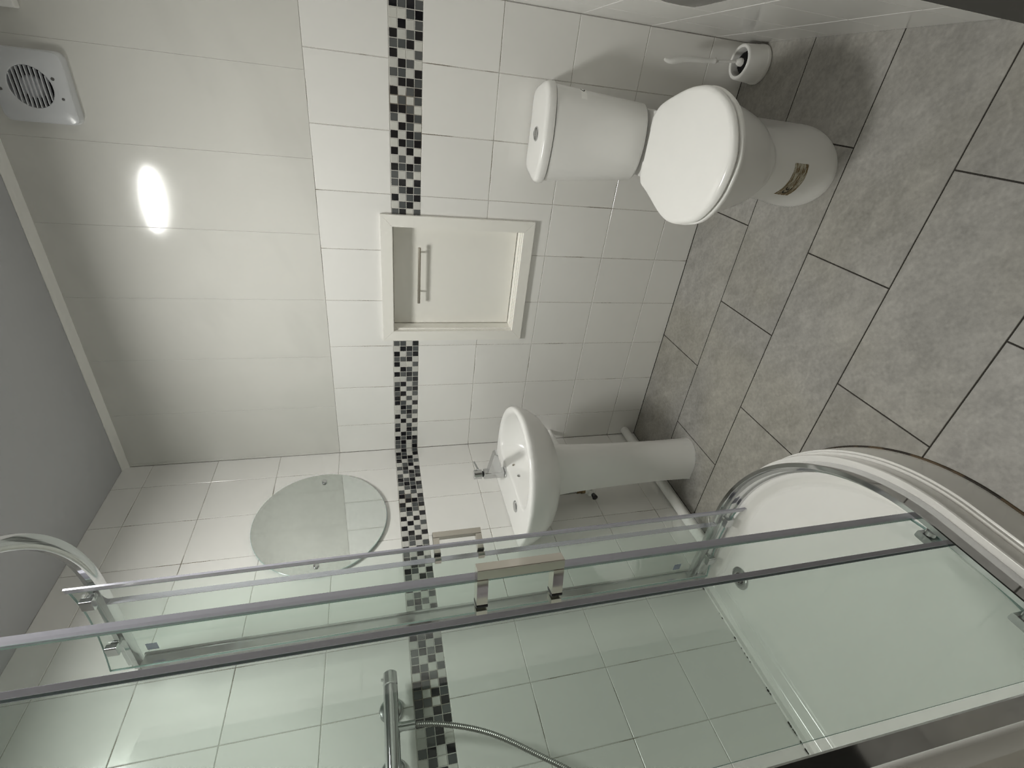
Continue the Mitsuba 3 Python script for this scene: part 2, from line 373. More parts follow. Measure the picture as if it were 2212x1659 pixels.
dr_ = part(cab, 'door', rbox(ix0 + .003, ix1 - .003, .055, .072, iz0 + .003, iz1 - .003, .0012, 1), 'mat_paint_white', 40)
hb = [cyl((.733, .024, 1.151), (.960, .024, 1.151), .0052, bevel=.0008, n=20)] + [cyl((x, .024, 1.151), (x, .056, 1.151), .0034, n=12) for x in (.774, .933)]
part(dr_, 'handle', join(*hb), 'mat_steel', 35, label='brushed steel bar handle')

# ------------------------------------------------------------------ extractor fan and switch
fan = thing('extractor_fan', 'square white extractor fan with round louvred grille high on the wall panels', 'extractor fan')
fc = np.array([1.377, 2.197]); fr = .0505
def rsq(h, r): return sg.box(-h + r, -h + r, h - r, h - r).buffer(r, 12)
def on_back(m, c): return trimesh.Trimesh(np.column_stack([m.vertices[:, 0] + c[0], -m.vertices[:, 2], m.vertices[:, 1] + c[1]]), m.faces[:, ::-1] * 0 + m.faces, process=False)
def ring_poly(h, r, n=96):
    p = rsq(h, r).exterior; return np.array([p.interpolate(t, normalized=True).coords[0] for t in np.linspace(0, 1, n, endpoint=False)])
hole = lambda n=96: np.array([(fr * math.cos(a), fr * math.sin(a)) for a in np.linspace(0, 2 * np.pi, n, endpoint=False)])
o = ring_poly(.088, .02); k0 = np.argmin(np.abs(np.arctan2(o[:, 1], o[:, 0]))); o = np.roll(o, -k0, 0)
if np.cross(o[0], o[10]) < 0: o = np.roll(o[::-1], 1, 0)
def sc(p, f): return p * f
ho = hole() * 1.0
rings = [lift(o, 0), lift(o, .022), lift(sc(o, .985), .0275), lift(sc(o, .955), .0305), lift(o * .4 + ho * .62, .0345), lift(ho * 1.05, .0342), lift(ho, .0325), lift(ho, .010)]
m = loft(rings, cap=False)
part(fan, 'cover', on_back(m, fc + [0, 0]), 'mat_fan', 40)
part(fan, 'throat', on_back(lathe([(0, .006), (.052, .006), (.052, .010), (0, .010)], (.005, 0, 0), 40), fc), 'mat_black', 30)
part(fan, 'motor_hub', on_back(lathe([(0, .012), (.027, .012), (.027, .020), (.024, .023), (0, .024)], (.0, 0.001, 0), 36), fc), 'mat_fan', 30)
for i in range(9):
    z = -.0405 + i * .0101
    w = math.sqrt(fr ** 2 - z ** 2) - .0005
    sl = box(-w, w, z - .0009, z + .0017, .0235, .0335)
    part(fan, 'slat', on_back(sl, fc), 'mat_fan')
for (x, z, r) in ((1.401, 2.140, .0042), (1.354, 2.130, .0034), (1.366, 2.266, .0040)):
    part(fan, 'screw_hole', cyl((x, -.031, z), (x, -.0352, z), r, n=16), 'mat_grey_dark')
sw = thing('fan_isolator_switch', 'small white switch plate beside the extractor fan near the corner', 'switch')
part(sw, 'plate', rbox(1.551, 1.637, -.028, -.0004, 2.175, 2.261, .004), 'mat_plastic', 40)
part(sw, 'rocker', rbox(1.575, 1.613, -.033, -.027, 2.195, 2.241, .002), 'mat_plastic', 40)

# ------------------------------------------------------------------ toilet
TX = 1.402
def dring(hw, yf, yb, L, z, rb=.03, cx=TX):
    a = np.linspace(0, np.pi, 61)
    p = [(cx + hw * math.cos(t), yf + L - L * math.sin(t)) for t in a]
    p += [(cx - hw, y) for y in np.linspace(yf + L, yb - rb, 12)[1:]]
    p += [(cx - hw + rb - rb * math.cos(t), yb - rb + rb * math.sin(t)) for t in np.linspace(0, np.pi / 2, 7)[1:]]
    p += [(x, yb) for x in np.linspace(cx - hw + rb, cx + hw - rb, 14)[1:]]
    p += [(cx + hw - rb + rb * math.sin(t), yb - rb + rb * math.cos(t)) for t in np.linspace(0, np.pi / 2, 7)[1:]]
    p += [(cx + hw, y) for y in np.linspace(yb - rb, yf + L, 12)[1:-1]]
    return lift(np.array(p), z)
wc_ = thing('toilet', 'white close coupled toilet with closed lid and low cistern beside the right-hand wall', 'toilet')
PAN = [(.1215, -.5735, -.13, .20, 0.0), (.1215, -.5735, -.13, .20, .010), (.118, -.568, -.13, .195, .03), (.110, -.556, -.128, .19, .07), (.1045, -.5455, -.126, .185, .12), (.1035, -.538, -.124, .18, .155),
       (.1040, -.534, -.12, .18, .180), (.1085, -.537, -.118, .185, .190), (.122, -.550, -.112, .20, .203), (.1335, -.566, -.106, .212, .222), (.144, -.585, -.10, .225, .25), (.154, -.606, -.08, .235, .29), (.166, -.628, -.06, .25, .335), (.173, -.640, -.03, .258, .370),
       (.176, -.645, -.020, .26, .388), (.174, -.643, -.020, .26, .396), (.168, -.637, -.024, .256, .400)]
def taper(R):
    k = np.clip((R[0, 2] - .20) / .10, 0, 1); t = np.clip((R[:, 1] + .35) / .17, 0, 1); t = t * t * (3 - 2 * t)
    R = R.copy(); R[:, 0] = TX + (R[:, 0] - TX) * (1 - .40 * k * t); return R
part(wc_, 'pan', loft([taper(dring(hw, f_, b_, L, z)) for hw, f_, b_, L, z in PAN]), 'mat_ceramic', 50)
LID = [(1.400, -.214), (1.45, -.213), (1.490, -.214), (1.512, -.226), (1.550, -.292), (1.574, -.362), (1.5865, -.428), (1.587, -.486), (1.572, -.545), (1.546, -.596), (1.514, -.630), (1.482, -.652), (1.437, -.670), (1.391, -.670),
       (1.340, -.657), (1.290, -.626), (1.256, -.588), (1.234, -.534), (1.2195, -.468), (1.2235, -.412), (1.246, -.344), (1.277, -.258), (1.290, -.228), (1.312, -.216), (1.35, -.2145)]
LID = smooth_loop(LID, 140); lc = LID.mean(0)
def inset(p, d):
    q = sg.Polygon(p).buffer(-d, 8).exterior
    # keep the count: move every point along its normal
    t = np.roll(p, -1, 0) - np.roll(p, 1, 0); n = np.column_stack([-t[:, 1], t[:, 0]]); n /= np.linalg.norm(n, axis=1, keepdims=True)
    if ((lc - p) * n).sum() < 0: n = -n
    return p + n * d
part(wc_, 'seat', loft([lift(inset(LID, .006), .4015), lift(inset(LID, .001), .404), lift(LID, .409), lift(inset(LID, .0005), .4135), lift(inset(LID, .004), .4165), lift(inset(LID, .014), .4172)]), 'mat_seat', 45)
part(wc_, 'lid', loft([lift(inset(LID, .014), .4200), lift(inset(LID, .0045), .4208), lift(inset(LID, .001), .426), lift(inset(LID, .0025), .433), lift(inset(LID, .007), .4385), lift(inset(LID, .014), .4415), lift(inset(LID, .03), .4430), lift(lc + (inset(LID, .03) - lc) * .5, .4440)]), 'mat_seat', 45)
for x in (1.335, 1.470):
    part(wc_, 'hinge', join(cyl((x - .02, -.200, .418), (x + .02, -.200, .418), .010, n=20, bevel=.002), cyl((x, -.198, .399), (x, -.198, .414), .013, n=20)), 'mat_seat', 35)
CIS = smooth_loop([(0, -.012), (.06, -.012), (.114, -.0125), (.127, -.024), (.139, -.058), (.1515, -.112), (.1475, -.138), (.122, -.162), (.062, -.181), (0, -.187), (-.062, -.181), (-.122, -.162), (-.1475, -.138), (-.1515, -.112), (-.139, -.058), (-.127, -.024), (-.114, -.0125), (-.06, -.012)], 140)
def cis(sx, sy, z, d=0.0):
    q = CIS * [sx, 1]; q[:, 1] = -.012 + (q[:, 1] + .012) * sy
    if d:
        c = q.mean(0); q = c + (q - c) * (1 - d / .09)
    return lift(q + [1.400, 0], z)
ctn = part(wc_, 'cistern', loft([cis(.76, .90, .4185, .012), cis(.785, .92, .421, .004), cis(.80, .93, .430), cis(.86, .955, .56), cis(.92, .97, .68), cis(.955, .98, .7505)]), 'mat_ceramic', 45)
cl_ = part(wc_, 'cistern_lid', loft([cis(.985, .985, .7515, .002), cis(1, 1, .755), cis(1, 1, .774), cis(1, 1, .781, .003), cis(1, 1, .785, .008), cis(1, 1, .7865, .016)]), 'mat_ceramic', 45)
bt = np.array([1.396, -.104, .7865])
part(cl_, 'flush_button', join(lathe([(.0225, -.001), (.0225, .002), (.0205, .0035), (.0185, .002), (.0185, 0)], bt, 40)), 'mat_chrome', 35, label='round chrome flush button')
part(cl_, 'flush_plate', join(lathe([(0, 0), (.0178, 0), (.0170, .0025), (0, .0032)], bt, 40)), 'mat_chrome_soft', 35)
part(cl_, 'button_split', box(bt[0] - .0165, bt[0] + .0165, bt[1] - .0006, bt[1] + .0006, bt[2] + .002, bt[2] + .0036), 'mat_dark')

# worn paper label on the front of the foot, and a torn label on the cistern
def foot_at(z):
    zs = [q[4] for q in PAN]
    hw, f_, L = (np.interp(z, zs, [q[k] for q in PAN]) for k in (0, 1, 3))
    return hw, f_, L
def foot_patch(x0, x1, z0, z1, nx=24, nz_=12, off=.0006):
    V, U = [], []
    for j, z in enumerate(np.linspace(z0, z1, nz_)):
        hw, f_, L = foot_at(z)
        for i, x in enumerate(np.linspace(x0, x1, nx)):
            c = np.clip((x - TX) / hw, -1, 1); y = f_ + L - L * math.sqrt(1 - c * c)
            V.append((x, y - off, z + off * .4)); U.append((i / (nx - 1), j / (nz_ - 1)))
    F = []
    for j in range(nz_ - 1):
        for i in range(nx - 1):
            a = j * nx + i; F += [[a, a + 1, a + nx + 1], [a, a + nx + 1, a + nx]]
    return trimesh.Trimesh(V, F, process=False), np.array(U)
def label_fn(p, n, uv):
    u, v = uv.x, uv.y
    dirt = fb(u * 5, v * 14 + 3, .5, 4)
    c = mikit.mix((.50, .48, .40), (.17, .12, .06), sst(.47, .68, dirt + .14 * (1 - u) + .05 * (1 - v)))
    lines = sst(.55, .75, fb(u * 22, v * 5 * 9, 2.2, 2)) * sst(.35, .6, nz(u * 6, v * 5 + 7, 1.5)) * sst(.20, .26, u)
    c = mikit.mix(c, (.10, .075, .04), lines * .8)
    def arc(cx, cy, r, w):
        d = dr.sqrt(dr.square((u - cx) * 2.4) + dr.square(v - cy))
        return (1 - sst(w * .7, w, dr.abs(d - r))) * dr.select(u < cx + .02, mi.Float(1), mi.Float(0))
    ce = dr.maximum(arc(.145, .52, .155, .04), arc(.255, .52, .155, .04))
    bar = dr.select((dr.abs(v - .52) < .03) & (u > .19) & (u < .255), mi.Float(1), mi.Float(0))
    return mikit.mix(c, (.012, .010, .008), dr.maximum(ce, bar))
mat('mat_label', principled(mikit.proc(label_fn), .7, .2))
mm, uv = foot_patch(1.333, 1.428, .083, .124)
part(wc_, 'paper_label', mm, 'mat_label', True, uv=uv, label='stained paper label with a printed mark')
def cis_patch(t0, t1, z0, z1, off=.0007, nx=14, nz_=5):
    V, U, F = [], [], []
    for j, z in enumerate(np.linspace(z0, z1, nz_)):
        sx, sy = np.interp(z, [.56, .68, .75], [.86, .92, .955]), np.interp(z, [.56, .68, .75], [.955, .97, .98])
        L3 = cis(sx, sy, z); c = L3[:, :2].mean(0)
        for i, t in enumerate(np.linspace(t0, t1, nx)):
            k = t * len(L3); a, b = L3[int(k) % 140], L3[(int(k) + 1) % 140]; q = a + (b - a) * (k % 1)
            d = q[:2] - c; q = q.copy(); q[:2] += d / np.linalg.norm(d) * off; V.append(q); U.append((i / (nx - 1), j / (nz_ - 1)))
    for j in range(nz_ - 1):
        for i in range(nx - 1):
            a = j * nx + i; F += [[a, a + 1, a + nx + 1], [a, a + nx + 1, a + nx]]
    m = trimesh.Trimesh(V, F, process=False)
    if (m.face_normals[:, 1].mean() > 0): m.invert()
    return m, np.array(U)
def sticker_fn(p, n, uv):
    d = dr.sqrt(dr.square((uv.x - .30) * 1.6) + dr.square((uv.y - .5) * .8))
    ring = (1 - sst(.05, .09, dr.abs(d - .26))) * dr.select(uv.x > .2, mi.Float(1), mi.Float(0))
    return mikit.mix((.90, .90, .88), (.03, .03, .03), ring)
mat('mat_sticker', principled(mikit.proc(sticker_fn), .4, .4))
mm, uv = cis_patch(.272, .345, .648, .668)
part(ctn, 'sticker', mm, 'mat_sticker', True, uv=uv, label='small torn white sticker')

# ------------------------------------------------------------------ toilet brush in its holder, toilet roll holder
hp = np.array([1.678, -.0700, 0.0])
th = thing('brush_holder', 'round white plastic toilet brush holder on the floor in the corner beside the toilet', 'brush holder')
part(th, 'cup', lathe([(0, .001), (.0575, .001), (.0600, .004), (.0602, .013), (.0590, .0155), (.0585, .017), (.0535, .079), (.0527, .0835), (.0500, .0858), (.0455, .0858), (.0425, .084), (.0412, .080), (.0425, .02), (0, .018)], hp, 56), 'mat_plastic', 40)
tb = thing('toilet_brush', 'white handled toilet brush with black bristles standing in its round holder', 'toilet brush')
bm = trimesh.creation.icosphere(subdivisions=4, radius=1.0)
d_ = meshkit.noise(bm.vertices * 9, 3); bm.vertices *= (.0345 + .004 * d_)[:, None] * np.array([1, 1, .82]); bm.apply_translation(hp + [0, 0, .049])
part(tb, 'bristles', bm, 'mat_brush', True, label='black bristles')
part(tb, 'collar', lathe([(0, .070), (.0125, .072), (.0130, .084), (.0090, .092), (.0050, .098), (0, .098)], hp + [-.001, -.003, 0], 28), 'mat_plastic', 35)
hd = spline([(1.677, -.073, .090), (1.673, -.073, .135), (1.6695, -.072, .178), (1.666, -.072, .235), (1.661, -.072, .295), (1.652, -.073, .335), (1.6525, -.073, .368)], 46)
rad = np.interp(hd[:, 2], [.09, .172, .174, .184, .186, .24, .30, .335, .358, .368], [.0042, .0042, .0088, .0088, .0068, .0080, .0098, .0100, .0072, .0035])
part(tb, 'handle', tube(hd, rad, 16), 'mat_plastic', 50, label='curved white handle')
rh = thing('toilet_roll_holder', 'chrome toilet roll holder with a curved cover on the right-hand wall above the brush', 'toilet roll holder')
part(rh, 'wall_plate', onC(frame_rot(rbox(-.03, .03, -.02, .02, 0, .012, .003), (.675, .735, 0), np.array([1., 0, 0]), np.array([0, 1., 0]), np.array([0, 0, 1.]))), 'mat_chrome', 35)
prof = [(.012, .745), (.03, .742), (.040, .728), (.0445, .70), (.0455, .66), (.0445, .628), (.040, .610), (.033, .600)]
V, F = [], []
for k, (n_, z) in enumerate(prof):
    for s_, y in ((0, .632), (1, .762)): V.append((y, z, n_))
    for s_, y in ((0, .632), (1, .762)): V.append((y, z - .0004, n_ - .0022))
for k in range(len(prof) - 1):
    a = 4 * k; b = a + 4
    for q in ((a, a + 1, b + 1, b), (a + 3, a + 2, b + 2, b + 3), (a + 2, a, b, b + 2), (a + 1, a + 3, b + 3, b + 1)): F += [[q[0], q[1], q[2]], [q[0], q[2], q[3]]]
e_ = 4 * (len(prof) - 1); F += [[e_, e_ + 1, e_ + 3], [e_, e_ + 3, e_ + 2], [0, 2, 3], [0, 3, 1]]
part(rh, 'cover', onC(trimesh.Trimesh(V, F, process=False)), 'mat_chrome_soft', 35, label='curved chrome cover')
part(rh, 'arm', onC(frame_rot(tube([(.735, .735, .012), (.750, .70, .02), (.752, .67, .022), (.74, .668, .022), (.62, .668, .022)], .004, 10), (0, 0, 0), np.array([1., 0, 0]), np.array([0, 1., 0]), np.array([0, 0, 1.]))), 'mat_chrome', 35)

# ------------------------------------------------------------------ basin, pedestal, tap and pipes
BY = -.447
ba = thing('wash_basin', 'white oval wash basin on a pedestal in the corner under the round mirror', 'basin')
half = [(.0, .195), (.05, .226), (.10, .244), (.16, .2535), (.22, .2545), (.28, .246), (.34, .224), (.39, .192), (.43, .150), (.46, .098), (.477, .048)]
outl = [(.0, -.10), (.0, 0), (.0, .10)] + half + [(.483, 0)] + [(x, -y) for x, y in half[::-1]]
xo = smooth_loop(outl, 160); xo[:, 0] = np.maximum(xo[:, 0], 0.0)
def bring(s, z, d=0.0, x_c=.13):
    q = xo.copy(); q = np.column_stack([x_c + (q[:, 0] - x_c) * s, q[:, 1] * s])
    if d: q = np.column_stack([.2 + (q[:, 0] - .2) * (1 - d / .24), q[:, 1] * (1 - d / .25)])
    q[:, 0] = np.maximum(q[:, 0], .0006)
    return lift(q + [0, BY], z)
solid = loft([bring(.42, .650), bring(.52, .655), bring(.64, .668), bring(.77, .690), bring(.885, .722), bring(.955, .755), bring(.99, .785), bring(1.0, .800), bring(1.0, .8075), bring(1, .8130, .002), bring(1, .8165, .0055), bring(1, .8175, .011)])
inn = smooth_loop([(.403, -.320), (.320, -.247), (.240, -.231), (.195, -.254), (.174, -.320), (.180, -.411), (.183, -.500), (.180, -.570), (.195, -.626), (.250, -.646), (.325, -.634), (.389, -.601), (.430, -.546), (.449, -.469), (.446, -.385)], 120)
ic = inn.mean(0)
def iring(s, z, dx=0): return lift(ic + (inn - ic) * s + [dx, 0], z)
bowl = loft([iring(.18, .688, -.03), iring(.40, .692, -.028), iring(.62, .706, -.02), iring(.80, .732, -.010), iring(.92, .768), iring(.975, .797), iring(1.0, .809), iring(1.03, .8150), iring(1.075, .8180), iring(1.10, .83)])
bas = man(solid) - man(bowl)
bas = bas - man(cyl((.19, -.4435, .782), (.10, -.4435, .795), .0085, n=24))
part(ba, 'bowl', tm(bas), 'mat_ceramic', 40)
part(ba, 'overflow', cyl((.155, -.4435, .787), (.120, -.4435, .792), .0086, n=24), 'mat_black')
part(ba, 'chain_stay', join(cyl((.172, -.372, .790), (.182, -.372, .787), .0062, .005, n=18), cyl((.182, -.372, .787), (.186, -.372, .7855), .003, n=12)), 'mat_steel', 35, label='small metal chain stay')
part(ba, 'hole_cover', lathe([(0, 0), (.0235, 0), (.0235, .0015), (.021, .0042), (.010, .0058), (0, .006)], (.126, -.548, .8178), 40), 'mat_chrome', 35, label='round chrome cover over the spare tap hole')
part(ba, 'waste', lathe([(0, 0), (.021, 0), (.021, .002), (.016, .003), (0, .002)], (.27, -.44, .690), 30), 'mat_chrome', 35)
def pring(hw, xf, xb, z, cy=-.424):
    a = np.linspace(-np.pi / 2, np.pi / 2, 49); L = .10
    p = [(xf - L + L * math.cos(t), cy + hw * math.sin(t)) for t in a]
    p += [(x, cy + hw) for x in np.linspace(xf - L, xb, 8)[1:]]
    p += [(xb, y) for y in np.linspace(cy + hw, cy - hw, 10)[1:]]
    p += [(x, cy - hw) for x in np.linspace(xb, xf - L, 8)[1:-1]]
    return lift(np.array(p), z)
part(ba, 'pedestal', loft([pring(.0785, .284, .13, 0.0005, -.418), pring(.0785, .284, .13, .006, -.418), pring(.076, .282, .13, .03, -.418), pring(.0735, .280, .13, .15, -.417), pring(.0735, .284, .12, .40, -.415), pring(.0755, .290, .11, .56, -.414), pring(.0800, .297, .10, .65, -.413), pring(.083, .300, .10, .69, -.412)]), 'mat_ceramic', 40)
tp = thing('basin_tap', 'chrome mono mixer tap with flat lever standing on the wash basin', 'tap')
tx, ty = .140, -.366
part(tp, 'base', lathe([(0, 0), (.0245, 0), (.0245, .004), (.022, .0065), (0, .0065)], (tx, ty, .8178), 36), 'mat_chrome', 35)
part(tp, 'body', rbox(tx - .0165, tx + .0165, ty - .0165, ty + .0165, .823, .912, .005), 'mat_chrome', 40)
sp = extrude(sg.Polygon([(0, .838), (.030, .842), (.108, .862), (.113, .870), (.110, .878), (.03, .893), (0, .896)]), .030)
sp = trimesh.Trimesh(np.column_stack([tx + sp.vertices[:, 0], ty - .015 + sp.vertices[:, 2], sp.vertices[:, 1]]), sp.faces, process=False); sp.fix_normals()
part(tp, 'spout', sp, 'mat_chrome')
part(tp, 'neck', cyl((tx, ty, .910), (tx, ty, .920), .0120, n=28), 'mat_dark')
part(tp, 'cap', cyl((tx, ty, .919), (tx, ty, .952), .0195, bevel=.002, n=36), 'mat_chrome', 30)
lv = rbox(-.008, .046, -.010, .010, -.0035, .0035, .003)
lv.apply_transform(trimesh.transformations.rotation_matrix(-.42, (0, 1, 0))); lv.apply_transform(trimesh.transformations.rotation_matrix(.75, (0, 0, 1)))
lv.apply_translation((tx + .010, ty + .008, .930))
part(tp, 'lever', lv, 'mat_chrome', 35)
wp = thing('waste_pipe', 'white plastic waste pipe running along the floor behind the pedestal', 'pipe')
part(wp, 'pipe', cyl((.030, -.004, .066), (.030, -.835, .060), .0205, n=28), 'mat_plastic', 35)
part(wp, 'coupling', cyl((.030, -.125, .0655), (.030, -.165, .065), .0265, n=28, bevel=.002), 'mat_plastic', 35)
tpipe = thing('trap_pipe', 'short white pipe from the basin trap into the back wall', 'pipe')
put(tpipe, cyl((.048, -.003, .490), (.075, -.17, .497), .0115, n=20), 'mat_plastic', 35)
for i, (y, lab) in enumerate(((-.366, 'white plastic supply valve half hidden behind the pedestal'), (-.412, 'white plastic supply valve with black knob under the wash basin'))):
    v = thing('supply_valve', lab, 'valve', )
    part(v, 'body', join(cyl((.004, y, .425), (.040, y, .425), .0115, n=20, bevel=.002), cyl((.030, y, .405), (.030, y, .452), .0130, n=20, bevel=.002), cyl((.030, y, .425), (.034, y - .030, .424), .0105, n=18)), 'mat_plastic', 35)
    part(v, 'knob', cyl((.034, y - .028, .424), (.036, y - .052, .423), .0085, .0125, n=14, bevel=.001), 'mat_black', 25, label='black knob')
    part(v, 'nut', join(cyl((.030, y, .450), (.030, y, .468), .0122, n=6), cyl((.030, y, .466), (.030, y, .490), .0085, n=18)), 'mat_brass', 25, label='brass nut')
    h = spline([(.030, y, .486), (.031, y - .003, .54), (.040, y - .006, .60), (.070, y - .004, .655), (.100, y, .690)], 60)
    part(v, 'hose', tube(h, .0062 + .0004 * np.sin(np.arange(60) * 2.2), 10), 'mat_hose', 40, label='braided steel hose')

# ------------------------------------------------------------------ mirror
mr = thing('wall_mirror', 'round frameless mirror with two chrome studs above the wash basin', 'mirror')
a = np.linspace(0, 2 * np.pi, 128, endpoint=False)
my, mz, mh, mv = -.4105, 1.5520, .2565, .2465
def mring(d, x): return np.column_stack([np.full(128, x), my + (mh - d) * np.cos(a), mz + (mv - d) * np.sin(a)])
front = loft([mring(.0012, .0138), mring(.0022, .01385)]); 
part(mr, 'glass', front, 'mat_mirror')
part(mr, 'edge', loft([mring(.0, .0092), mring(0, .0128), mring(.0012, .0136), mring(.0016, .0136)]), 'mat_glass_edge', 35)
for y in (-.2030, -.6250):
    part(mr, 'stud', join(cyl((.0, y, 1.5535), (.0092, y, 1.5535), .0065, n=20), lathe([(0, 0), (.0100, 0), (.0100, .005), (.0085, .0085), (.005, .0100), (0, .0105)], (0, 0, 0), 28).apply_transform(np.array([[0, 0, 1, .0140], [0, 1, 0, y], [-1, 0, 0, 1.5535], [0, 0, 0, 1.]]))), 'mat_chrome', 35, label='chrome stud')

# ------------------------------------------------------------------ shower tray
CT = np.array([.35, -1.375])
AR = np.linspace(np.pi / 2, 0, 49)
def plan(r, ins, z):
    x0, y0 = max(ins, .0006), -DEP + max(ins, .0006)
    p = [(x, CT[1] + r) for x in np.linspace(x0, CT[0], 8)[:-1]]
    p += [(CT[0] + r * math.cos(t), CT[1] + r * math.sin(t)) for t in AR]
    p += [(CT[0] + r, y) for y in np.linspace(CT[1], y0, 8)[1:]]
    p += [(x, y0) for x in np.linspace(CT[0] + r, x0, 14)[1:]]
    p += [(x0, y) for y in np.linspace(y0, CT[1] + r, 14)[1:-1]]
    return lift(np.array(p), z)
ty_ = thing('shower_tray', 'white quadrant shower tray with stepped front panel in the corner', 'shower tray')
part(ty_, 'tray', loft([plan(.5165, 0, .106), plan(.517, 0, .110), plan(.5195, 0, .143), plan(.5195, 0, .147), plan(.5175, 0, .1500), plan(.514, 0, .1508), plan(.468, .030, .1512), plan(.462, .035, .1500), plan(.455, .042, .1450), plan(.444, .052, .128), plan(.436, .060, .1215), plan(.424, .072, .1190), plan(.20, .25, .1165)]), 'mat_acrylic', 40)
part(ty_, 'front_panel', loft([plan(.531, 0, .0005), plan(.531, 0, .0945), plan(.5300, 0, .0965), plan(.5255, 0, .0970), plan(.525, 0, .0975), plan(.525, 0, .1035), plan(.5240, 0, .1050), plan(.510, 0, .1057)]), 'mat_acrylic', 40)
part(ty_, 'upstand', join(box(.0004, .010, -DEP + .001, CT[1] + .512, .150, .1635), box(.010, .855, -DEP + .0005, -DEP + .010, .150, .1635)), 'mat_acrylic')
q = plan(.5325, 0, .002)[:64][::1]
part(ty_, 'sealant', tube(q, .0032, 8), 'mat_sealant', 50, label='dark stained sealant line along the floor')
ms = []
for i in range(70):
    y = rng.uniform(-1.70, -.93); r_ = rng.choice([.0012, .0016, .0022, .003])
    if nz and (math.sin(y * 47) + math.sin(y * 21 + 1)) < -.2: continue
    s_ = trimesh.creation.icosphere(subdivisions=1, radius=r_); s_.apply_scale((.5, 1.6, 1)); s_.apply_translation((.0022, y, .1645 + rng.uniform(-.001, .001))); ms.append(s_)
part(ty_, 'mould_spots', join(*ms), 'mat_mould', label='black mould spots along the joint with the wall', kind='stuff')
wq = (.153, -1.010, .1188)
ws = part(ty_, 'waste', lathe([(.0195, .001), (.0195, .004), (.024, .0062), (.033, .0050), (.0385, .0022), (.0385, 0)], wq, 44), 'mat_chrome', 35, label='round chrome waste')
part(ws, 'drain', lathe([(0, .0008), (.0195, .0008)], wq, 30), 'mat_dark')
part(ws, 'grid', join(*[box(wq[0] - .017, wq[0] + .017, wq[1] + k - .0016, wq[1] + k + .0016, wq[2] + .001, wq[2] + .0042) for k in (-.010, 0, .010)]), 'mat_chrome')

# ------------------------------------------------------------------ shower enclosure
def sweep(profile, path_r=None, t0=.012, t1=DEP - .004):
    """closed profile of (radius, height) carried along the quadrant from the side wall to the front wall"""
    st = [((x, CT[1]), (0., 1.)) for x in np.linspace(t0, CT[0], 6)[:-1]]
    st += [(tuple(CT), (math.cos(t), math.sin(t))) for t in AR]
    st += [((CT[0], y), (1., 0.)) for y in np.linspace(CT[1], -t1, 6)[1:]]
    return loft([np.array([(b[0] + n[0] * r, b[1] + n[1] * r, z) for r, z in profile]) for b, n in st])
se = thing('shower_enclosure', 'curved glass shower enclosure with two sliding doors pushed open around the white tray', 'shower enclosure')
z0 = .1513
part(se, 'bottom_rail', sweep([(.5015, z0), (.5015, .2055), (.5000, .2080), (.4890, .2080), (.4880, .2065), (.4880, .190), (.478, .188), (.4765, .180), (.4765, .166), (.472, .162), (.4715, z0)][::-1]), 'mat_chrome', 30, label='curved chrome bottom rail')
part(se, 'top_rail', sweep([(.5045, 1.998), (.5045, 2.030), (.5025, 2.0335), (.4890, 2.0335), (.4880, 2.031), (.4880, 2.016), (.4760, 2.014), (.4740, 2.011), (.4740, 1.999), (.486, 1.996)][::-1]), 'mat_chrome', 30, label='curved chrome top rail')
for pr in (sg.Polygon([(.001, -.911), (.038, -.911), (.041, -.908), (.041, -.899), (.034, -.897), (.034, -.880), (.041, -.878), (.041, -.872), (.038, -.869), (.001, -.869)]),
           sg.Polygon([(.816, -DEP + .001), (.816, -DEP + .038), (.819, -DEP + .041), (.828, -DEP + .041), (.830, -DEP + .034), (.846, -DEP + .034), (.848, -DEP + .041), (.855, -DEP + .041), (.858, -DEP + .038), (.858, -DEP + .001)])):
    m = extrude(pr, 1.990 - z0); m.apply_translation((0, 0, z0))
    part(se, 'wall_profile', m, 'mat_chrome', label='upright chrome wall profile')
def sheet(path, za, zb):
    p = np.asarray(path, float); n = len(p)
    V = np.vstack([lift(p, za), lift(p, zb)]); F = []
    for i in range(n - 1): F += [[i, i + 1, n + i + 1], [i, n + i + 1, n + i]]
    return trimesh.Trimesh(V, F, process=False)
def mirror_xy(p):                                   # the enclosure is symmetrical about its diagonal
    p = np.asarray(p, float)
    return np.column_stack([CT[0] + (p[:, 1] - CT[1]), CT[1] + (p[:, 0] - CT[0])])
def strip(path, w, za, zb):
    """upright solid strip of thickness w along a plan path"""
    m = extrude(sg.LineString(path).buffer(w / 2, cap_style='flat', join_style='round'), zb - za); m.apply_translation((0, 0, za)); return m
DOOR = spline([(.070, -.930), (.120, -.920), (.180, -.911), (.250, -.9065), (.320, -.9085), (.365, -.9140), (.396, -.9190)], 26)
SEAL = [(.3955, -.9190), (.404, -.9210), (.4150, -.9245)]
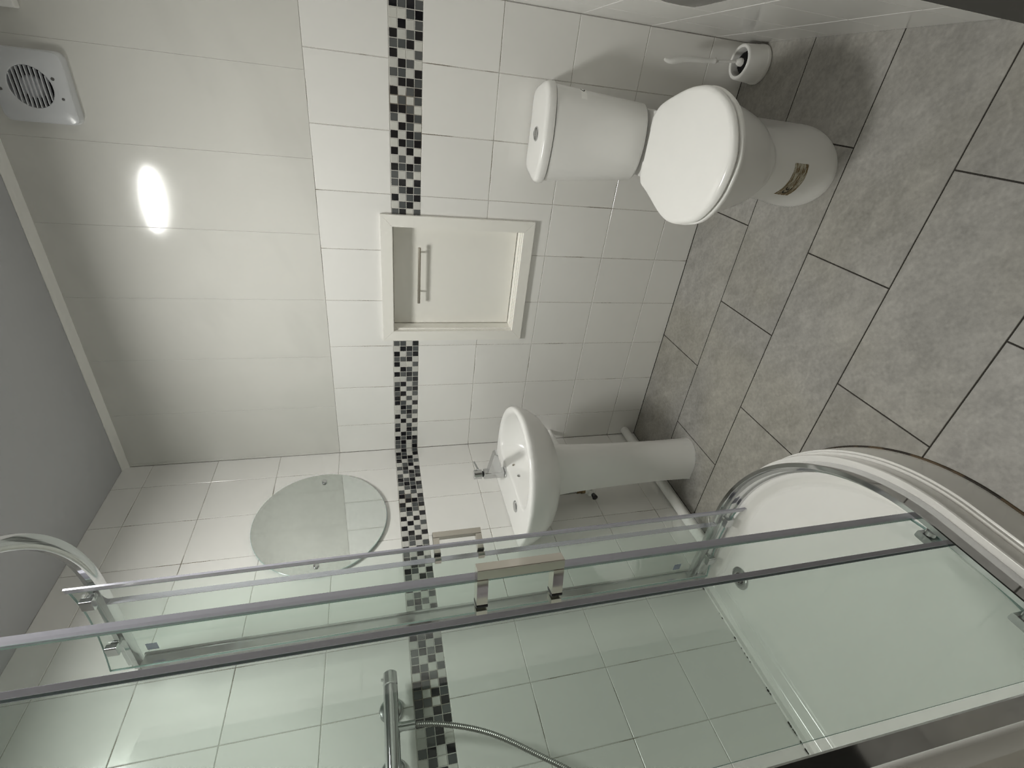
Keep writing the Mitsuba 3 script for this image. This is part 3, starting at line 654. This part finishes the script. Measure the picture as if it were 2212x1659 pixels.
for side, MR in enumerate((lambda p: np.asarray(p, float), mirror_xy)):
    wall_end = .034
    pan = MR([(wall_end, -.8880), (.305, -.8880)])
    pk = part(se, 'fixed_panel', sheet(pan, .19, 2.012), 'mat_glass', label='clear greenish fixed glass panel')
    part(pk, 'edge', strip(MR([(.305, -.8880), (.3056, -.8880)]), .006, .19, 2.012), 'mat_glass_edge')
    part(pk, 'seal', join(strip(MR([(.3010, -.8922), (.3100, -.8922), (.3100, -.8838), (.3010, -.8838)]), .0016, .20, 2.000), strip(MR([(.3095, -.8930), (.3120, -.8965), (.3110, -.9010)]), .0022, .20, 2.000)), 'mat_seal', label='grey plastic edge seal')
    dk = part(se, 'sliding_door', sheet(MR(DOOR), .172, 2.045), 'mat_glass', True, label='curved sliding glass door')
    part(dk, 'glass_edge', join(strip(MR([(.3955, -.91895), (.3961, -.9191)]), .006, .172, 2.045), strip(MR(DOOR), .006, 2.045, 2.0456), strip(MR(DOOR), .006, .1714, .172), strip(MR([(.0694, -.9301), (.07, -.93)]), .006, .172, 2.045)), 'mat_glass_edge')
    part(dk, 'seal', strip(MR(SEAL), .0050, .128, 2.050), 'mat_seal', label='grey magnetic door seal')
    # handle: square tube, two legs through the glass, bar outside
    nrm, tan = np.array([.26, .966]), np.array([.966, -.26])
    c0 = np.array([.345, -.9110])
    hz0, hz1 = 1.034, 1.180
    def hbox(t0, t1, n0, n1, a, b):
        q = np.array([c0 + tan * t + nrm * n for t, n in ((t0, n0), (t1, n0), (t1, n1), (t0, n1))])
        pg = sg.Polygon(MR(q)); m = extrude(pg.buffer(-.0012).buffer(.0012, 4), b - a); m.apply_translation((0, 0, a)); return m
    hk = part(dk, 'handle', join(hbox(-.010, .010, .056, .074, hz0, hz1), hbox(-.010, .010, .008, .0555, hz0, hz0 + .018), hbox(-.010, .010, .008, .0555, hz1 - .018, hz1)), 'mat_nickel', 20, label='square polished metal door handle')
    for z in (hz0, hz1 - .018):
        part(dk, 'handle_washer', hbox(-.0105, .0105, .003, .0078, z - .0005, z + .0185), 'mat_dark')
        part(dk, 'handle_boss', hbox(-.0095, .0095, -.016, -.0035, z, z + .018), 'mat_nickel', 20)
    for (x, y, zt) in ((.345, -.915, 0), (.150, -.918, 0)):
        for top in (1, 0):
            zc = 2.021 if top else .184
            q = np.array([(x - .017, y - .013), (x + .017, y - .013), (x + .017, y + .004), (x - .017, y + .004)])
            m = extrude(sg.Polygon(MR(q)).buffer(-.004).buffer(.004, 5), .026); m.apply_translation((0, 0, zc - .013))
            pw = MR([(x, y + .004), (x, y + .018)])
            part(dk, 'roller', join(m, cyl((*pw[0], zc), (*pw[1], zc), .011, n=24, bevel=.002)), 'mat_chrome_soft', 30, label='chrome door roller')
for (za, zb) in ((1.944, 1.972), (.262, .290)):
    part(se, 'blue_film', strip([(.070, -.8846), (.098, -.8846)], .0012, za, zb), 'mat_blue', label='leftover blue plastic film')

# ------------------------------------------------------------------ shower valve and hose
sv = thing('shower_valve', 'chrome bar shower valve with hanging hose on the tiled wall inside the shower', 'shower valve')
vx, vz = .062, 1.3165
part(sv, 'bar', cyl((vx, -1.105, vz), (vx, -1.325, vz), .0195, n=40, bevel=.001), 'mat_chrome', 30)
for y0_, y1_ in ((-1.104, -1.066), (-1.326, -1.364)):
    part(sv, 'knob', cyl((vx, y0_, vz), (vx, y1_, vz), .0200, .0190, n=40, bevel=.003), 'mat_chrome', 30)
part(sv, 'stop_button', cyl((vx, -1.083, vz + .017), (vx, -1.083, vz + .0255), .0042, n=14, bevel=.001), 'mat_chrome', 30)
for y in (-1.140, -1.290):
    part(sv, 'wall_flange', join(lathe([(0, 0), (.0335, 0), (.0335, .003), (.030, .009), (.018, .014), (0, .014)], (0, 0, 0), 40).apply_transform(np.array([[0, 0, 1, .0006], [0, 1, 0, y], [-1, 0, 0, vz], [0, 0, 0, 1.]])), cyl((.012, y, vz), (vx - .012, y, vz), .0145, n=24)), 'mat_chrome_soft', 35)
part(sv, 'outlet', join(cyl((vx, -1.212, vz - .015), (vx, -1.212, vz - .024), .0125, n=24), cyl((vx, -1.212, vz - .023), (vx, -1.214, vz - .060), .0112, n=24, bevel=.001)), 'mat_chrome_soft', 35)
hs = spline([(vx, -1.214, vz - .056), (vx + .004, -1.220, 1.225), (.072, -1.238, 1.165), (.078, -1.266, 1.095), (.080, -1.308, 1.020), (.080, -1.352, .956), (.080, -1.398, .890), (.078, -1.455, .830), (.075, -1.525, .800), (.070, -1.585, .83), (.066, -1.618, .92), (.062, -1.628, 1.10), (.060, -1.630, 1.35), (.058, -1.630, 1.60), (.060, -1.628, 1.74)], 620)
part(sv, 'hose', tube(hs, .0068 + .00075 * np.cos(np.arange(620) * math.pi), 12), 'mat_hose', False, label='ribbed metal shower hose')
hsx = thing('shower_handset', 'chrome shower handset on its wall bracket inside the shower', 'shower head')
part(hsx, 'bracket', cyl((.001, -1.628, 1.775), (.070, -1.628, 1.775), .014, n=24, bevel=.002), 'mat_chrome', 30)
part(hsx, 'handle', cyl((.060, -1.628, 1.735), (.105, -1.628, 1.925), .012, .013, n=24), 'mat_chrome', 30)
part(hsx, 'head', cyl((.095, -1.628, 1.94), (.140, -1.628, 1.915), .030, .046, n=36, bevel=.003), 'mat_chrome', 30)
